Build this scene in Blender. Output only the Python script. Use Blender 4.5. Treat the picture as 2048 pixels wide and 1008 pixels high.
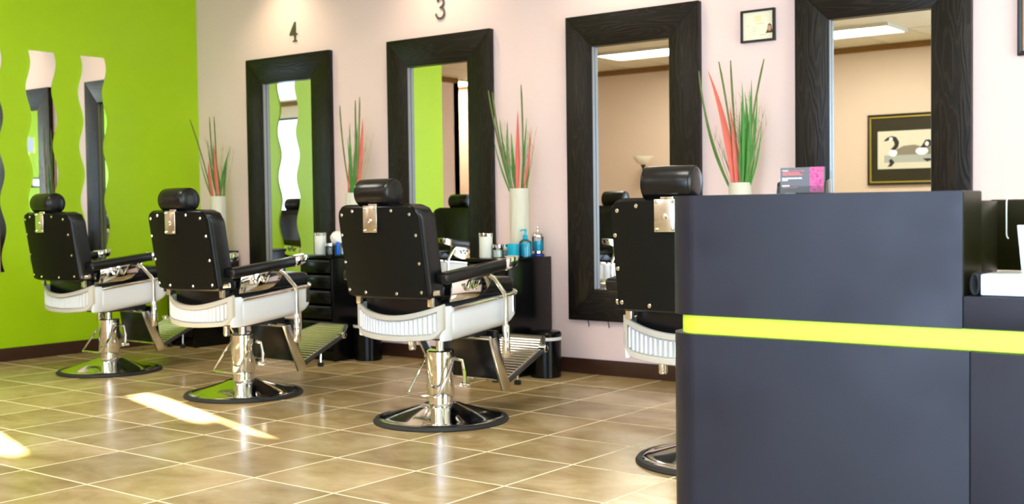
import bpy, bmesh, math, random
from mathutils import Vector, Matrix
random.seed(7)
for o in list(bpy.data.objects): bpy.data.objects.remove(o, do_unlink=True)
scene = bpy.context.scene
COL = scene.collection

# ------------------------------------------------------------------ camera
cam_d = bpy.data.cameras.new('camera'); cam = bpy.data.objects.new('camera', cam_d); COL.objects.link(cam)
_r = Vector((0.790096, 0.612848, -0.012879)); _u = Vector((-0.012286, 0.036838, 0.999246)); _f = Vector((-0.612860, 0.789342, -0.036635))
cam.matrix_world = Matrix(((_r.x, _u.x, -_f.x, 0.0), (_r.y, _u.y, -_f.y, 0.0), (_r.z, _u.z, -_f.z, 1.0497), (0, 0, 0, 1)))
cam_d.sensor_width = 36.0; cam_d.sensor_fit = 'HORIZONTAL'; cam_d.lens = 2361.15 / 2048 * 36.0
cam_d.clip_start = 0.05; cam_d.clip_end = 100
cam_d.dof.use_dof = True; cam_d.dof.focus_distance = 3.6; cam_d.dof.aperture_fstop = 5.6
scene.camera = cam

# ------------------------------------------------------------------ world, lights, exposure
scene.view_settings.view_transform = 'Standard'
scene.view_settings.look = 'None'
scene.view_settings.gamma = 1.0
scene.view_settings.use_curve_mapping = False
scene.view_settings.exposure = 0.76
W = bpy.data.worlds.new('sky_world'); scene.world = W; W.use_nodes = True
bg = W.node_tree.nodes['Background']; bg.inputs[0].default_value = (0.75, 0.87, 1.0, 1); bg.inputs[1].default_value = 0.6

def area(name, loc, rot, sx, sy, power, color):
    l = bpy.data.lights.new(name, 'AREA'); l.shape = 'RECTANGLE'; l.size = sx; l.size_y = sy; l.energy = power; l.color = color
    o = bpy.data.objects.new(name, l); COL.objects.link(o); o.location = loc; o.rotation_euler = rot
    return o
# daylight: side light added at the closed right wall, shop front behind the camera
area('added_side_daylight', (2.56, 3.60, 1.50), (0, math.radians(90), 0), 2.4, 3.0, 140, (0.84, 0.92, 1.0))
area('daylight_shop_front', (-0.1, -1.86, 1.36), (math.radians(90), 0, 0), 4.6, 2.68, 270, (0.52, 0.70, 1.0))
sun_d = bpy.data.lights.new('sun', 'SUN'); sun_d.energy = 260.0; sun_d.angle = math.radians(0.6); sun_d.color = (1.0, 0.93, 0.80)
sun = bpy.data.objects.new('sun', sun_d); COL.objects.link(sun)
_E = math.radians(15.0)
sun.rotation_euler = Vector((-0.957 * math.cos(_E), 0.29 * math.cos(_E), -math.sin(_E))).to_track_quat('-Z', 'Y').to_euler()

# ------------------------------------------------------------------ materials
def nd(nt, t, **kw):
    n = nt.nodes.new(t)
    for k, v in kw.items(): setattr(n, k, v)
    return n
def base_mat(name):
    m = bpy.data.materials.new(name); m.use_nodes = True
    return m, m.node_tree, m.node_tree.nodes['Principled BSDF']
def mat(name, col, rough=0.5, metal=0.0, coat=0.0, spec=0.5, noise=0.0, nscale=8.0, bump=0.0, bscale=60.0, rvar=0.0, trans=0.0, ior=1.45):
    m, nt, b = base_mat(name)
    b.inputs['Base Color'].default_value = (*col, 1); b.inputs['Roughness'].default_value = rough
    b.inputs['Metallic'].default_value = metal; b.inputs['Coat Weight'].default_value = coat
    b.inputs['Specular IOR Level'].default_value = spec; b.inputs['Transmission Weight'].default_value = trans; b.inputs['IOR'].default_value = ior
    tc = nd(nt, 'ShaderNodeTexCoord')
    if noise or rvar:
        n = nd(nt, 'ShaderNodeTexNoise'); n.inputs['Scale'].default_value = nscale; n.inputs['Detail'].default_value = 5
        nt.links.new(tc.outputs['Object'], n.inputs['Vector'])
        if noise:
            mx = nd(nt, 'ShaderNodeMix', data_type='RGBA')
            mx.inputs[6].default_value = (*[c * (1 - noise) for c in col], 1); mx.inputs[7].default_value = (*[min(1, c * (1 + noise)) for c in col], 1)
            nt.links.new(n.outputs['Fac'], mx.inputs[0]); nt.links.new(mx.outputs[2], b.inputs['Base Color'])
        if rvar:
            mr = nd(nt, 'ShaderNodeMapRange'); mr.inputs[1].default_value = 0.3; mr.inputs[2].default_value = 0.7
            mr.inputs[3].default_value = rough - rvar; mr.inputs[4].default_value = rough + rvar
            nt.links.new(n.outputs['Fac'], mr.inputs[0]); nt.links.new(mr.outputs[0], b.inputs['Roughness'])
    if bump:
        n2 = nd(nt, 'ShaderNodeTexNoise'); n2.inputs['Scale'].default_value = bscale; n2.inputs['Detail'].default_value = 4
        nt.links.new(tc.outputs['Object'], n2.inputs['Vector'])
        bp = nd(nt, 'ShaderNodeBump'); bp.inputs['Strength'].default_value = bump; bp.inputs['Distance'].default_value = 0.004
        nt.links.new(n2.outputs['Fac'], bp.inputs['Height']); nt.links.new(bp.outputs[0], b.inputs['Normal'])
    return m
def emit(name, col, s):
    m, nt, b = base_mat(name)
    b.inputs['Base Color'].default_value = (*col, 1); b.inputs['Emission Color'].default_value = (*col, 1); b.inputs['Emission Strength'].default_value = s
    return m
def wood(name, scale):
    m, nt, b = base_mat(name)
    tc = nd(nt, 'ShaderNodeTexCoord'); oi = nd(nt, 'ShaderNodeObjectInfo')
    mp = nd(nt, 'ShaderNodeMapping'); mp.inputs['Scale'].default_value = scale
    sc = nd(nt, 'ShaderNodeVectorMath', operation='SCALE'); sc.inputs['Scale'].default_value = 3.0
    ad = nd(nt, 'ShaderNodeVectorMath', operation='ADD')
    nt.links.new(tc.outputs['Object'], mp.inputs[0]); nt.links.new(oi.outputs['Location'], sc.inputs[0])
    nt.links.new(mp.outputs[0], ad.inputs[0]); nt.links.new(sc.outputs[0], ad.inputs[1])
    n = nd(nt, 'ShaderNodeTexNoise'); n.inputs['Scale'].default_value = 1.0; n.inputs['Detail'].default_value = 2.5; n.inputs['Roughness'].default_value = 0.45
    nt.links.new(ad.outputs[0], n.inputs['Vector'])
    k = nd(nt, 'ShaderNodeMath', operation='MULTIPLY'); k.inputs[1].default_value = 110.0
    s = nd(nt, 'ShaderNodeMath', operation='SINE')
    nt.links.new(n.outputs['Fac'], k.inputs[0]); nt.links.new(k.outputs[0], s.inputs[0])
    cr = nd(nt, 'ShaderNodeValToRGB')
    cr.color_ramp.elements[0].position = 0.35; cr.color_ramp.elements[0].color = (0.0045, 0.0034, 0.0022, 1)
    cr.color_ramp.elements[1].position = 0.98; cr.color_ramp.elements[1].color = (0.015, 0.0115, 0.008, 1)
    nt.links.new(s.outputs[0], cr.inputs[0]); nt.links.new(cr.outputs[0], b.inputs['Base Color'])
    bp = nd(nt, 'ShaderNodeBump'); bp.inputs['Strength'].default_value = 0.16; bp.inputs['Distance'].default_value = 0.002
    nt.links.new(s.outputs[0], bp.inputs['Height']); nt.links.new(bp.outputs[0], b.inputs['Normal'])
    b.inputs['Roughness'].default_value = 0.38; b.inputs['Specular IOR Level'].default_value = 0.28
    return m
def tile_mat():
    m, nt, b = base_mat('travertine_tile')
    tc = nd(nt, 'ShaderNodeTexCoord'); oi = nd(nt, 'ShaderNodeObjectInfo')
    sc = nd(nt, 'ShaderNodeVectorMath', operation='SCALE'); sc.inputs['Scale'].default_value = 1.0
    nt.links.new(oi.outputs['Location'], sc.inputs[0])
    cb = nd(nt, 'ShaderNodeCombineXYZ'); km = nd(nt, 'ShaderNodeMath', operation='MULTIPLY'); km.inputs[1].default_value = 37.0
    nt.links.new(oi.outputs['Random'], km.inputs[0]); nt.links.new(km.outputs[0], cb.inputs[2])
    ad = nd(nt, 'ShaderNodeVectorMath', operation='ADD'); nt.links.new(tc.outputs['Object'], ad.inputs[0]); nt.links.new(cb.outputs[0], ad.inputs[1])
    mp = nd(nt, 'ShaderNodeMapping'); mp.inputs['Scale'].default_value = (1.3, 1.9, 1.0); nt.links.new(ad.outputs[0], mp.inputs[0])
    n = nd(nt, 'ShaderNodeTexNoise'); n.inputs['Scale'].default_value = 2.6; n.inputs['Detail'].default_value = 9; n.inputs['Roughness'].default_value = 0.62; n.inputs['Distortion'].default_value = 0.5
    nt.links.new(mp.outputs[0], n.inputs['Vector'])
    cr = nd(nt, 'ShaderNodeValToRGB'); e = cr.color_ramp.elements
    e[0].position = 0.28; e[0].color = (0.27, 0.175, 0.068, 1); e[1].position = 0.72; e[1].color = (0.62, 0.48, 0.275, 1)
    el = cr.color_ramp.elements.new(0.50); el.color = (0.43, 0.305, 0.140, 1)
    nt.links.new(n.outputs['Fac'], cr.inputs[0])
    hv = nd(nt, 'ShaderNodeHueSaturation'); mr = nd(nt, 'ShaderNodeMapRange'); mr.inputs[3].default_value = 0.84; mr.inputs[4].default_value = 1.14
    nt.links.new(oi.outputs['Random'], mr.inputs[0]); nt.links.new(mr.outputs[0], hv.inputs['Value']); nt.links.new(cr.outputs[0], hv.inputs['Color'])
    nt.links.new(hv.outputs[0], b.inputs['Base Color'])
    mr2 = nd(nt, 'ShaderNodeMapRange'); mr2.inputs[1].default_value = 0.3; mr2.inputs[2].default_value = 0.7; mr2.inputs[3].default_value = 0.26; mr2.inputs[4].default_value = 0.15
    nt.links.new(n.outputs['Fac'], mr2.inputs[0]); nt.links.new(mr2.outputs[0], b.inputs['Roughness'])
    b.inputs['Specular IOR Level'].default_value = 0.5
    return m
def glass_mat(name, col):
    m, nt, b = base_mat(name)
    nt.nodes.remove(b); out = nt.nodes['Material Output']
    t = nd(nt, 'ShaderNodeBsdfTransparent'); t.inputs[0].default_value = (*col, 1)
    g = nd(nt, 'ShaderNodeBsdfGlossy'); g.inputs['Roughness'].default_value = 0.03
    fr = nd(nt, 'ShaderNodeFresnel'); fr.inputs[0].default_value = 1.5
    mx = nd(nt, 'ShaderNodeMixShader'); nt.links.new(fr.outputs[0], mx.inputs[0]); nt.links.new(t.outputs[0], mx.inputs[1]); nt.links.new(g.outputs[0], mx.inputs[2])
    nt.links.new(mx.outputs[0], out.inputs[0])
    return m

M = {}
M['pink'] = mat('pale_pink_paint', (0.85, 0.67, 0.64), 0.55, noise=0.015, nscale=2.0, bump=0.05, bscale=90)
M['beige'] = mat('pink_paint_dim_warm', (0.66, 0.53, 0.415), 0.6, noise=0.02, nscale=2.0, bump=0.05, bscale=90)  # same pinkish paint; dimmer, warmer light is put into the colour
M['lime'] = mat('lime_green_paint', (0.37, 0.60, 0.0015), 0.38, noise=0.02, nscale=2.0, bump=0.04, bscale=90)
M['ceiling'] = mat('ceiling_tile_white', (0.74, 0.70, 0.58), 0.8, noise=0.03, nscale=25, bump=0.2, bscale=120)
M['ceiling_grid'] = mat('ceiling_grid_white', (0.6, 0.57, 0.48), 0.5)
M['brown'] = mat('dark_brown_skirting', (0.045, 0.018, 0.010), 0.35, noise=0.2, nscale=12)
M['tan_trim'] = mat('brown_crown_trim', (0.22, 0.105, 0.018), 0.5)
M['grout'] = mat('cream_grout', (0.84, 0.72, 0.51), 0.6, noise=0.05, nscale=20)
M['tile'] = tile_mat()
M['wood_v'] = wood('black_brown_wood_upright', (9.0, 3.0, 1.1))
M['wood_h'] = wood('black_brown_wood_level', (1.1, 3.0, 9.0))
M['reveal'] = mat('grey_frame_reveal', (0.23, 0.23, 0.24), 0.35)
M['mirror'] = mat('mirror_glass', (0.93, 0.94, 0.92), 0.004, 1.0)
M['leather'] = mat('black_leather', (0.004, 0.004, 0.0045), 0.27, spec=0.42, bump=0.06, bscale=220)
M['board'] = mat('black_back_board', (0.005, 0.0048, 0.003), 0.6, spec=0.15, noise=0.25, nscale=30)
M['chrome'] = mat('chrome', (0.78, 0.77, 0.74), 0.07, 1.0)
M['chrome_soft'] = mat('brushed_chrome', (0.70, 0.68, 0.62), 0.24, 1.0)
M['enamel'] = mat('white_enamel', (0.78, 0.81, 0.84), 0.22, coat=0.4)
M['enamel_grey'] = mat('pale_grey_plastic', (0.50, 0.48, 0.41), 0.4)
M['rubber'] = mat('black_rubber', (0.012, 0.012, 0.012), 0.6)
M['steel_dark'] = mat('dark_steel', (0.05, 0.05, 0.055), 0.35, 0.6)
M['black_lacquer'] = mat('black_lacquer', (0.0025, 0.0025, 0.0025), 0.2, spec=0.25)
M['laminate'] = mat('laminate_blue_sheen', (0.0050, 0.0055, 0.0120), 0.42, spec=0.47, noise=0.35, nscale=5, rvar=0.13)  # blue in the base colour imitates reflected daylight on espresso laminate
M['laminate_gloss'] = mat('black_gloss_laminate', (0.013, 0.011, 0.003), 0.3, spec=0.12)
M['lime_band'] = mat('lime_band_paint', (0.60, 0.80, 0.035), 0.4)
M['vase'] = mat('cream_textured_ceramic', (0.68, 0.66, 0.54), 0.5)
M['green_leaf'] = mat('green_blade', (0.055, 0.24, 0.022), 0.5, noise=0.4, nscale=25)
M['reed'] = mat('olive_reed', (0.13, 0.17, 0.035), 0.6, noise=0.4, nscale=30)
M['wisp'] = mat('dry_grass_wisp', (0.30, 0.27, 0.15), 0.7)
M['coral'] = mat('coral_leaf', (0.66, 0.125, 0.08), 0.5, noise=0.15, nscale=15)
M['jar_white'] = mat('white_jar_filling', (0.86, 0.88, 0.82), 0.4)
M['glass'] = glass_mat('clear_glass', (0.90, 0.95, 0.95))
M['blue_liquid'] = mat('turquoise_liquid', (0.005, 0.42, 0.62), 0.15)
M['blue_deep'] = mat('deep_blue_base', (0.01, 0.035, 0.25), 0.3)
M['blue_bright'] = mat('bright_blue_label', (0.01, 0.17, 0.75), 0.3)
M['cotton'] = mat('white_cotton', (0.85, 0.83, 0.78), 0.9, bump=0.5, bscale=60)
M['liner'] = mat('white_bin_liner', (0.75, 0.75, 0.75), 0.4)
M['metal_num'] = mat('dark_nickel', (0.20, 0.18, 0.17), 0.3, 0.85)
M['paper'] = mat('white_paper', (0.88, 0.89, 0.90), 0.6)
M['paper_cream'] = mat('cream_paper', (0.86, 0.82, 0.62), 0.6)
M['frame_black'] = mat('black_picture_frame', (0.014, 0.012, 0.010), 0.35)
M['gold'] = mat('gold_fillet', (0.55, 0.42, 0.06), 0.35, 0.6)
M['mat_dark'] = mat('dark_olive_mount', (0.028, 0.024, 0.012), 0.3)
M['goose_black'] = mat('print_black', (0.02, 0.02, 0.02), 0.7)
M['goose_grey'] = mat('print_grey_brown', (0.22, 0.20, 0.15), 0.7)
M['goose_pale'] = mat('print_pale', (0.62, 0.60, 0.48), 0.7)
M['water_grey'] = mat('print_water_grey', (0.36, 0.39, 0.36), 0.7)
M['skin_print'] = mat('print_skin', (0.60, 0.34, 0.18), 0.7)
M['hair_print'] = mat('print_dark_hair', (0.09, 0.055, 0.04), 0.7)
M['print_grey'] = mat('print_faint_grey', (0.55, 0.53, 0.42), 0.7)
M['seal'] = mat('print_pale_gold', (0.84, 0.74, 0.42), 0.7)
M['tan_print'] = mat('print_tan', (0.62, 0.36, 0.17), 0.6)
M['card_grey'] = mat('card_grey', (0.125, 0.11, 0.11), 0.5)
M['card_pink'] = mat('card_magenta', (0.60, 0.085, 0.20), 0.5)
M['card_plum'] = mat('card_plum', (0.34, 0.03, 0.20), 0.5)
M['card_red'] = mat('card_red_ink', (0.85, 0.15, 0.12), 0.5)
M['card_white'] = mat('card_white_ink', (0.9, 0.9, 0.9), 0.5)
M['lamp_white'] = mat('frosted_lamp_bowl', (0.85, 0.80, 0.70), 0.4)
M['shade'] = mat('white_roller_shade', (0.8, 0.8, 0.8), 0.7)
M['diffuser'] = emit('lit_light_panel', (1.0, 0.95, 0.84), 15.0)

# ------------------------------------------------------------------ mesh helpers
class MB:
    def __init__(s): s.bm = bmesh.new()
    def box(s, c, size, bevel=0.0, seg=2, rot=None):
        r = bmesh.ops.create_cube(s.bm, size=1.0); vs = r['verts']
        for v in vs: v.co = Vector((v.co.x * size[0], v.co.y * size[1], v.co.z * size[2]))
        if bevel:
            es = list({e for v in vs for e in v.link_edges})
            rb = bmesh.ops.bevel(s.bm, geom=es, offset=bevel, segments=seg, affect='EDGES', profile=0.5)
            vs = list({v for f in rb['faces'] for v in f.verts} | {v for v in vs if v.is_valid})
        for v in vs:
            p = v.co.copy()
            if rot is not None: p = rot @ p
            v.co = p + Vector(c)
        return s
    def hexa(s, b4, t4, bevel=0.0, seg=2):
        vs = [s.bm.verts.new(p) for p in list(b4) + list(t4)]
        fs = [s.bm.faces.new([vs[i] for i in q]) for q in ((3, 2, 1, 0), (4, 5, 6, 7), (0, 1, 5, 4), (1, 2, 6, 5), (2, 3, 7, 6), (3, 0, 4, 7))]
        if bevel:
            es = list({e for f in fs for e in f.edges})
            bmesh.ops.bevel(s.bm, geom=es, offset=bevel, segments=seg, affect='EDGES', profile=0.5)
        return s
    def prism(s, poly, axis, a, b, bevel=0.0):
        """poly: 2D points; axis 0/1/2 extrude axis from a to b."""
        def p3(p, t):
            if axis == 0: return (t, p[0], p[1])
            if axis == 1: return (p[0], t, p[1])
            return (p[0], p[1], t)
        v0 = [s.bm.verts.new(p3(p, a)) for p in poly]; v1 = [s.bm.verts.new(p3(p, b)) for p in poly]; n = len(poly)
        fs = [s.bm.faces.new(v0), s.bm.faces.new(v1[::-1])]
        for i in range(n): fs.append(s.bm.faces.new((v0[i], v1[i], v1[(i + 1) % n], v0[(i + 1) % n])))
        if bevel:
            es = list({e for f in fs for e in f.edges})
            bmesh.ops.bevel(s.bm, geom=es, offset=bevel, segments=2, affect='EDGES', profile=0.5)
        return s
    def lathe(s, prof, seg=32, c=(0, 0, 0), axis=2, cap=True):
        rings = []
        for r, z in prof:
            ring = []
            for i in range(seg):
                a = 2 * math.pi * i / seg; x, y = r * math.cos(a), r * math.sin(a)
                if axis == 2: p = (x, y, z)
                elif axis == 0: p = (z, x, y)
                else: p = (x, z, y)
                ring.append(s.bm.verts.new((p[0] + c[0], p[1] + c[1], p[2] + c[2])))
            rings.append(ring)
        for k in range(len(rings) - 1):
            for i in range(seg):
                s.bm.faces.new((rings[k][i], rings[k][(i + 1) % seg], rings[k + 1][(i + 1) % seg], rings[k + 1][i]))
        if cap:
            s.bm.faces.new(rings[0][::-1]); s.bm.faces.new(rings[-1])
        return s
    def tube(s, pts, rad, seg=8, closed=False, flat=1.0, ref=None):
        pts = [Vector(p) for p in pts]; n = len(pts)
        rads = rad if isinstance(rad, (list, tuple)) else [rad] * n
        rings = []; prev = None
        for i, p in enumerate(pts):
            if closed: t = pts[(i + 1) % n] - pts[i - 1]
            elif i == 0: t = pts[1] - p
            elif i == n - 1: t = p - pts[i - 1]
            else: t = (pts[i + 1] - p).normalized() + (p - pts[i - 1]).normalized()
            t = t.normalized() if t.length > 1e-9 else Vector((0, 0, 1))
            if prev is None:
                a = Vector(ref) if ref else (Vector((0, 0, 1)) if abs(t.z) < 0.9 else Vector((1, 0, 0)))
                u = t.cross(a).normalized()
            else: u = (prev - t * prev.dot(t)).normalized()
            prev = u; w = t.cross(u)
            rings.append([s.bm.verts.new(p + (u * math.cos(2 * math.pi * k / seg) + w * math.sin(2 * math.pi * k / seg) * flat) * rads[i]) for k in range(seg)])
        m = n if closed else n - 1
        for i in range(m):
            A, B = rings[i], rings[(i + 1) % n]
            for k in range(seg): s.bm.faces.new((A[k], A[(k + 1) % seg], B[(k + 1) % seg], B[k]))
        if not closed:
            s.bm.faces.new(rings[0][::-1]); s.bm.faces.new(rings[-1])
        return s
    def loft(s, rings, cap=True):
        R = [[s.bm.verts.new(p) for p in r] for r in rings]; n = len(R[0])
        for k in range(len(R) - 1):
            for i in range(n): s.bm.faces.new((R[k][i], R[k][(i + 1) % n], R[k + 1][(i + 1) % n], R[k + 1][i]))
        if cap: s.bm.faces.new(R[0][::-1]); s.bm.faces.new(R[-1])
        return s
    def slab(s, xs, zb, zt, rows, ysurf, thick):
        """curved panel: columns at xs between zb(x) and zt(x); rear face y=ysurf(x,z), front face thick further."""
        th = thick if callable(thick) else (lambda x, z: thick)
        O = []; I = []
        for x in xs:
            co = []; ci = []
            for j in range(rows + 1):
                z = zb(x) + (zt(x) - zb(x)) * j / rows
                co.append(s.bm.verts.new((x, ysurf(x, z), z))); ci.append(s.bm.verts.new((x, ysurf(x, z) + th(x, z), z)))
            O.append(co); I.append(ci)
        n = len(xs)
        for i in range(n - 1):
            for j in range(rows):
                s.bm.faces.new((O[i][j], O[i + 1][j], O[i + 1][j + 1], O[i][j + 1])); s.bm.faces.new((I[i][j], I[i][j + 1], I[i + 1][j + 1], I[i + 1][j]))
            s.bm.faces.new((O[i][0], I[i][0], I[i + 1][0], O[i + 1][0])); s.bm.faces.new((O[i][rows], O[i + 1][rows], I[i + 1][rows], I[i][rows]))
        for j in range(rows):
            s.bm.faces.new((O[0][j], O[0][j + 1], I[0][j + 1], I[0][j])); s.bm.faces.new((O[-1][j], I[-1][j], I[-1][j + 1], O[-1][j + 1]))
        return s
    def mesh(s, name, m, angle=38):
        bmesh.ops.recalc_face_normals(s.bm, faces=s.bm.faces)
        me = bpy.data.meshes.new(name); s.bm.to_mesh(me); s.bm.free()
        if m is not None: me.materials.append(M[m] if isinstance(m, str) else m)
        for p in me.polygons: p.use_smooth = True
        me.set_sharp_from_angle(angle=math.radians(angle))
        return me
    def build(s, name, m, parent=None, loc=(0, 0, 0), angle=38, label=None):
        o = bpy.data.objects.new(name, s.mesh(name, m, angle)); COL.objects.link(o); o.location = loc
        if parent is not None: o.parent = parent
        if label: o['label'] = label
        return o
def thing(name, loc, label, cat, group=None, rz=0.0):
    o = bpy.data.objects.new(name, None); COL.objects.link(o); o.location = loc; o.rotation_euler = (0, 0, rz); o.empty_display_size = 0.1
    o['label'] = label; o['category'] = cat
    if group: o['group'] = group
    return o
def tag(o, label, cat, group=None):
    o['label'] = label; o['category'] = cat
    if group: o['group'] = group
    return o
def struct(o, label=None):
    o['kind'] = 'structure'
    if label: o['label'] = label
    return o
def copy_tree(o, parent=None):
    c = o.copy(); COL.objects.link(c)
    if parent is not None: c.parent = parent
    for ch in list(o.children): copy_tree(ch, c)
    return c
def text_mesh(txt, size, extr=0.0):
    cu = bpy.data.curves.new('txt', 'FONT'); cu.body = txt; cu.size = size; cu.extrude = extr; cu.resolution_u = 2
    to = bpy.data.objects.new('txt', cu); COL.objects.link(to)
    dg = bpy.context.evaluated_depsgraph_get(); me = bpy.data.meshes.new_from_object(to.evaluated_get(dg))
    bpy.data.objects.remove(to, do_unlink=True)
    return me
def cosx(w, n): return [-w * math.cos(math.pi * i / n) for i in range(n + 1)]

# ------------------------------------------------------------------ the setting
XG, YW, YB, XR, ZC = -8.048, 6.161, -1.95, 2.6, 3.0
XF = -11.45
fl = MB().box(((XR + XF - 1.5) / 2, (YW + YB) / 2, -0.05505), (XR - XF + 1.5 + 0.3, YW - YB + 0.3, 0.115)).build('floor', 'grout')
struct(fl, 'cream grout bed under the floor tiles')
S = 0.4507; TX0, TY0 = -5.451, 2.5702
def tile_mesh(name, sx, sy):
    return MB().box((0, 0, -0.0015), (sx, sy, 0.009), bevel=0.0012, seg=1).mesh(name, 'tile')
GR = 0.0095
full = tile_mesh('tile', S - GR, S - GR)
vis = []; rest = []
for i in range(-18, 19):
    for j in range(-11, 10):
        x0, x1, y0, y1 = TX0 + i * S, TX0 + (i + 1) * S, TY0 + j * S, TY0 + (j + 1) * S
        cx0, cx1, cy0, cy1 = max(x0, XF), min(x1, XR), max(y0, YB), min(y1, YW)
        if cx1 - cx0 < 0.03 or cy1 - cy0 < 0.03: continue
        if (x1 + x0) / 2 < XG - 0.2 and (y0 + y1) / 2 > 3.1: continue
        mx, my = (cx0 + cx1) / 2, (cy0 + cy1) / 2
        d = Vector((mx, my, -1.0497)); z = d.dot(_f); clip = (cx1 - cx0 < S - 0.01) or (cy1 - cy0 < S - 0.01)
        ok = False
        if z > 0.8:
            px = 1024 + 2361 * d.dot(_r) / z; py = 504 - 2361 * d.dot(_u) / z
            ok = -170 < px < 1520 and py < 1090
        (vis if ok else rest).append((mx, my, cx1 - cx0, cy1 - cy0, clip))
def px_size(t): return -(Vector((t[0], t[1], -1.05)).dot(_f))
vis.sort(key=lambda t: -px_size(t)); rest += vis[300:]; vis = vis[:300]
for (mx, my, sx, sy, clip) in vis:
    me = tile_mesh('tile', sx - GR, sy - GR) if clip else full
    o = bpy.data.objects.new('tile', me); COL.objects.link(o); o.location = (mx, my, 0); o.parent = fl
b = MB()
for (mx, my, sx, sy, clip) in rest: b.box((mx, my, -0.0015), (sx - GR, sy - GR, 0.009))
o = b.build('tile_field', 'tile', fl); o['kind'] = 'stuff'

def wall(name, c, size, m, label): return struct(MB().box(c, size).build(name, m), label)
wall('wall_back', ((XR + XG) / 2, YW + 0.06, ZC / 2), (XR - XG + 0.24, 0.12, ZC), 'pink', 'pale pink painted wall behind the styling stations')
wall('wall_left', (XG - 0.06, (YW + 3.08) / 2, ZC / 2), (0.12, YW - 3.08, ZC), 'lime', 'lime green painted side wall with wavy mirrors')
wall('wall_front', ((XR - 13) / 2, YB - 0.06, ZC / 2), (XR + 13, 0.12, ZC), 'beige', 'pinkish wall opposite the mirrors, dim warm light put into its colour')
wall('wall_far', (XF - 0.06, (3.2 - 1.2) / 2, ZC / 2), (0.12, 4.4, ZC), 'pink', 'pinkish end wall seen in a mirror')
wall('wall_alcove', ((XF + XG) / 2 - 0.06, 3.14, ZC / 2), (XG - XF - 0.12, 0.12, ZC), 'pink', 'pink partition wall beyond the green wall')
wall('wall_recess', (-13.0, -1.5, ZC / 2), (0.12, 1.2, ZC), 'beige', 'wall of the far recess, dim warm light put into its colour')
wall('wall_recess_return', (-12.2, -1.14, ZC / 2), (1.5, 0.12, ZC), 'beige', 'return wall of the far recess, dim warm light put into its colour')
# right wall; slots added and placed to shape the sun patches on the floor
holes = [(1.39, 1.53, 2.10, 2.36), (1.505, 1.53, 1.92, 2.10), (0.40, 0.49, 2.11, 2.36)]
ys = sorted({YB, YW} | {h[0] for h in holes} | {h[1] for h in holes}); zs = sorted({0, ZC} | {h[2] for h in holes} | {h[3] for h in holes})
b = MB()
for a0, a1 in zip(ys, ys[1:]):
    for c0, c1 in zip(zs, zs[1:]):
        ym, zm = (a0 + a1) / 2, (c0 + c1) / 2
        if any(h[0] < ym < h[1] and h[2] < zm < h[3] for h in holes): continue
        b.box((XR + 0.02, ym, zm), (0.04, a1 - a0, c1 - c0))
struct(b.build('wall_right', 'lime'), 'lime green side wall with added slots that shape the sun patches')
ce = MB().box(((XR - 13) / 2, (YW + YB) / 2, ZC + 0.06), (XR + 13.3, YW - YB + 0.3, 0.12)).build('ceiling', 'ceiling'); struct(ce, 'cream suspended tile ceiling')
b = MB()
for k in range(-14, 5): b.box((-4.6 + k * 0.61, (YW + YB) / 2, ZC - 0.002), (0.024, YW - YB, 0.006))
for k in range(-1, 6): b.box((-5.0, -0.85 + k * 1.22 - 0.0, ZC - 0.0025), (15.0, 0.024, 0.006))
b.build('ceiling_grid', 'ceiling_grid', ce)
# skirting boards and crown trim
struct(MB().box(((XR + XG) / 2, YW - 0.008, 0.05), (XR - XG, 0.016, 0.095), bevel=0.003).build('baseboard_back', 'brown'), 'dark brown skirting board along the pink wall')
struct(MB().box((XG + 0.008, (YW + 3.08) / 2, 0.05), (0.016, YW - 3.08 - 0.02, 0.095), bevel=0.003).build('baseboard_left', 'brown'), 'dark brown skirting board along the green wall')
struct(MB().box(((XR - 13) / 2, YB + 0.008, 0.05), (XR + 12.8, 0.016, 0.095)).build('baseboard_front', 'brown'), 'dark brown skirting board of the opposite wall')
struct(MB().box(((XR - 13) / 2, YB + 0.012, ZC - 0.04), (XR + 12.8, 0.024, 0.07)).build('trim_1', 'tan_trim'), 'brown crown trim under the ceiling')
struct(MB().box((XF + 0.012, 0.94, ZC - 0.04), (0.024, 4.2, 0.07)).build('trim_2', 'tan_trim'), 'brown crown trim on the far wall')

# frame around the added side light, and window frame of the shop front
M['window_frame'] = mat('dark_window_frame', (0.03, 0.03, 0.03), 0.4)
wf = MB()
for y in (2.1, 3.1, 4.1, 5.1): wf.box((XR - 0.07, y, 1.5), (0.05, 0.04, 2.4))
for z in (0.3, 2.7): wf.box((XR - 0.07, 3.6, z), (0.05, 3.04, 0.04))
struct(wf.build('side_light_frame', 'window_frame'), 'dark frame added around the side area light')
wf = MB()
for x in (-2.4, -0.87, 0.67, 2.2): wf.box((x, YB + 0.12, 1.36), (0.04, 0.05, 2.68))
for z in (0.04, 2.68): wf.box((-0.1, YB + 0.12, z), (4.64, 0.05, 0.04))
struct(wf.build('window_2', 'window_frame'), 'dark frame of the shop front window')

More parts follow.
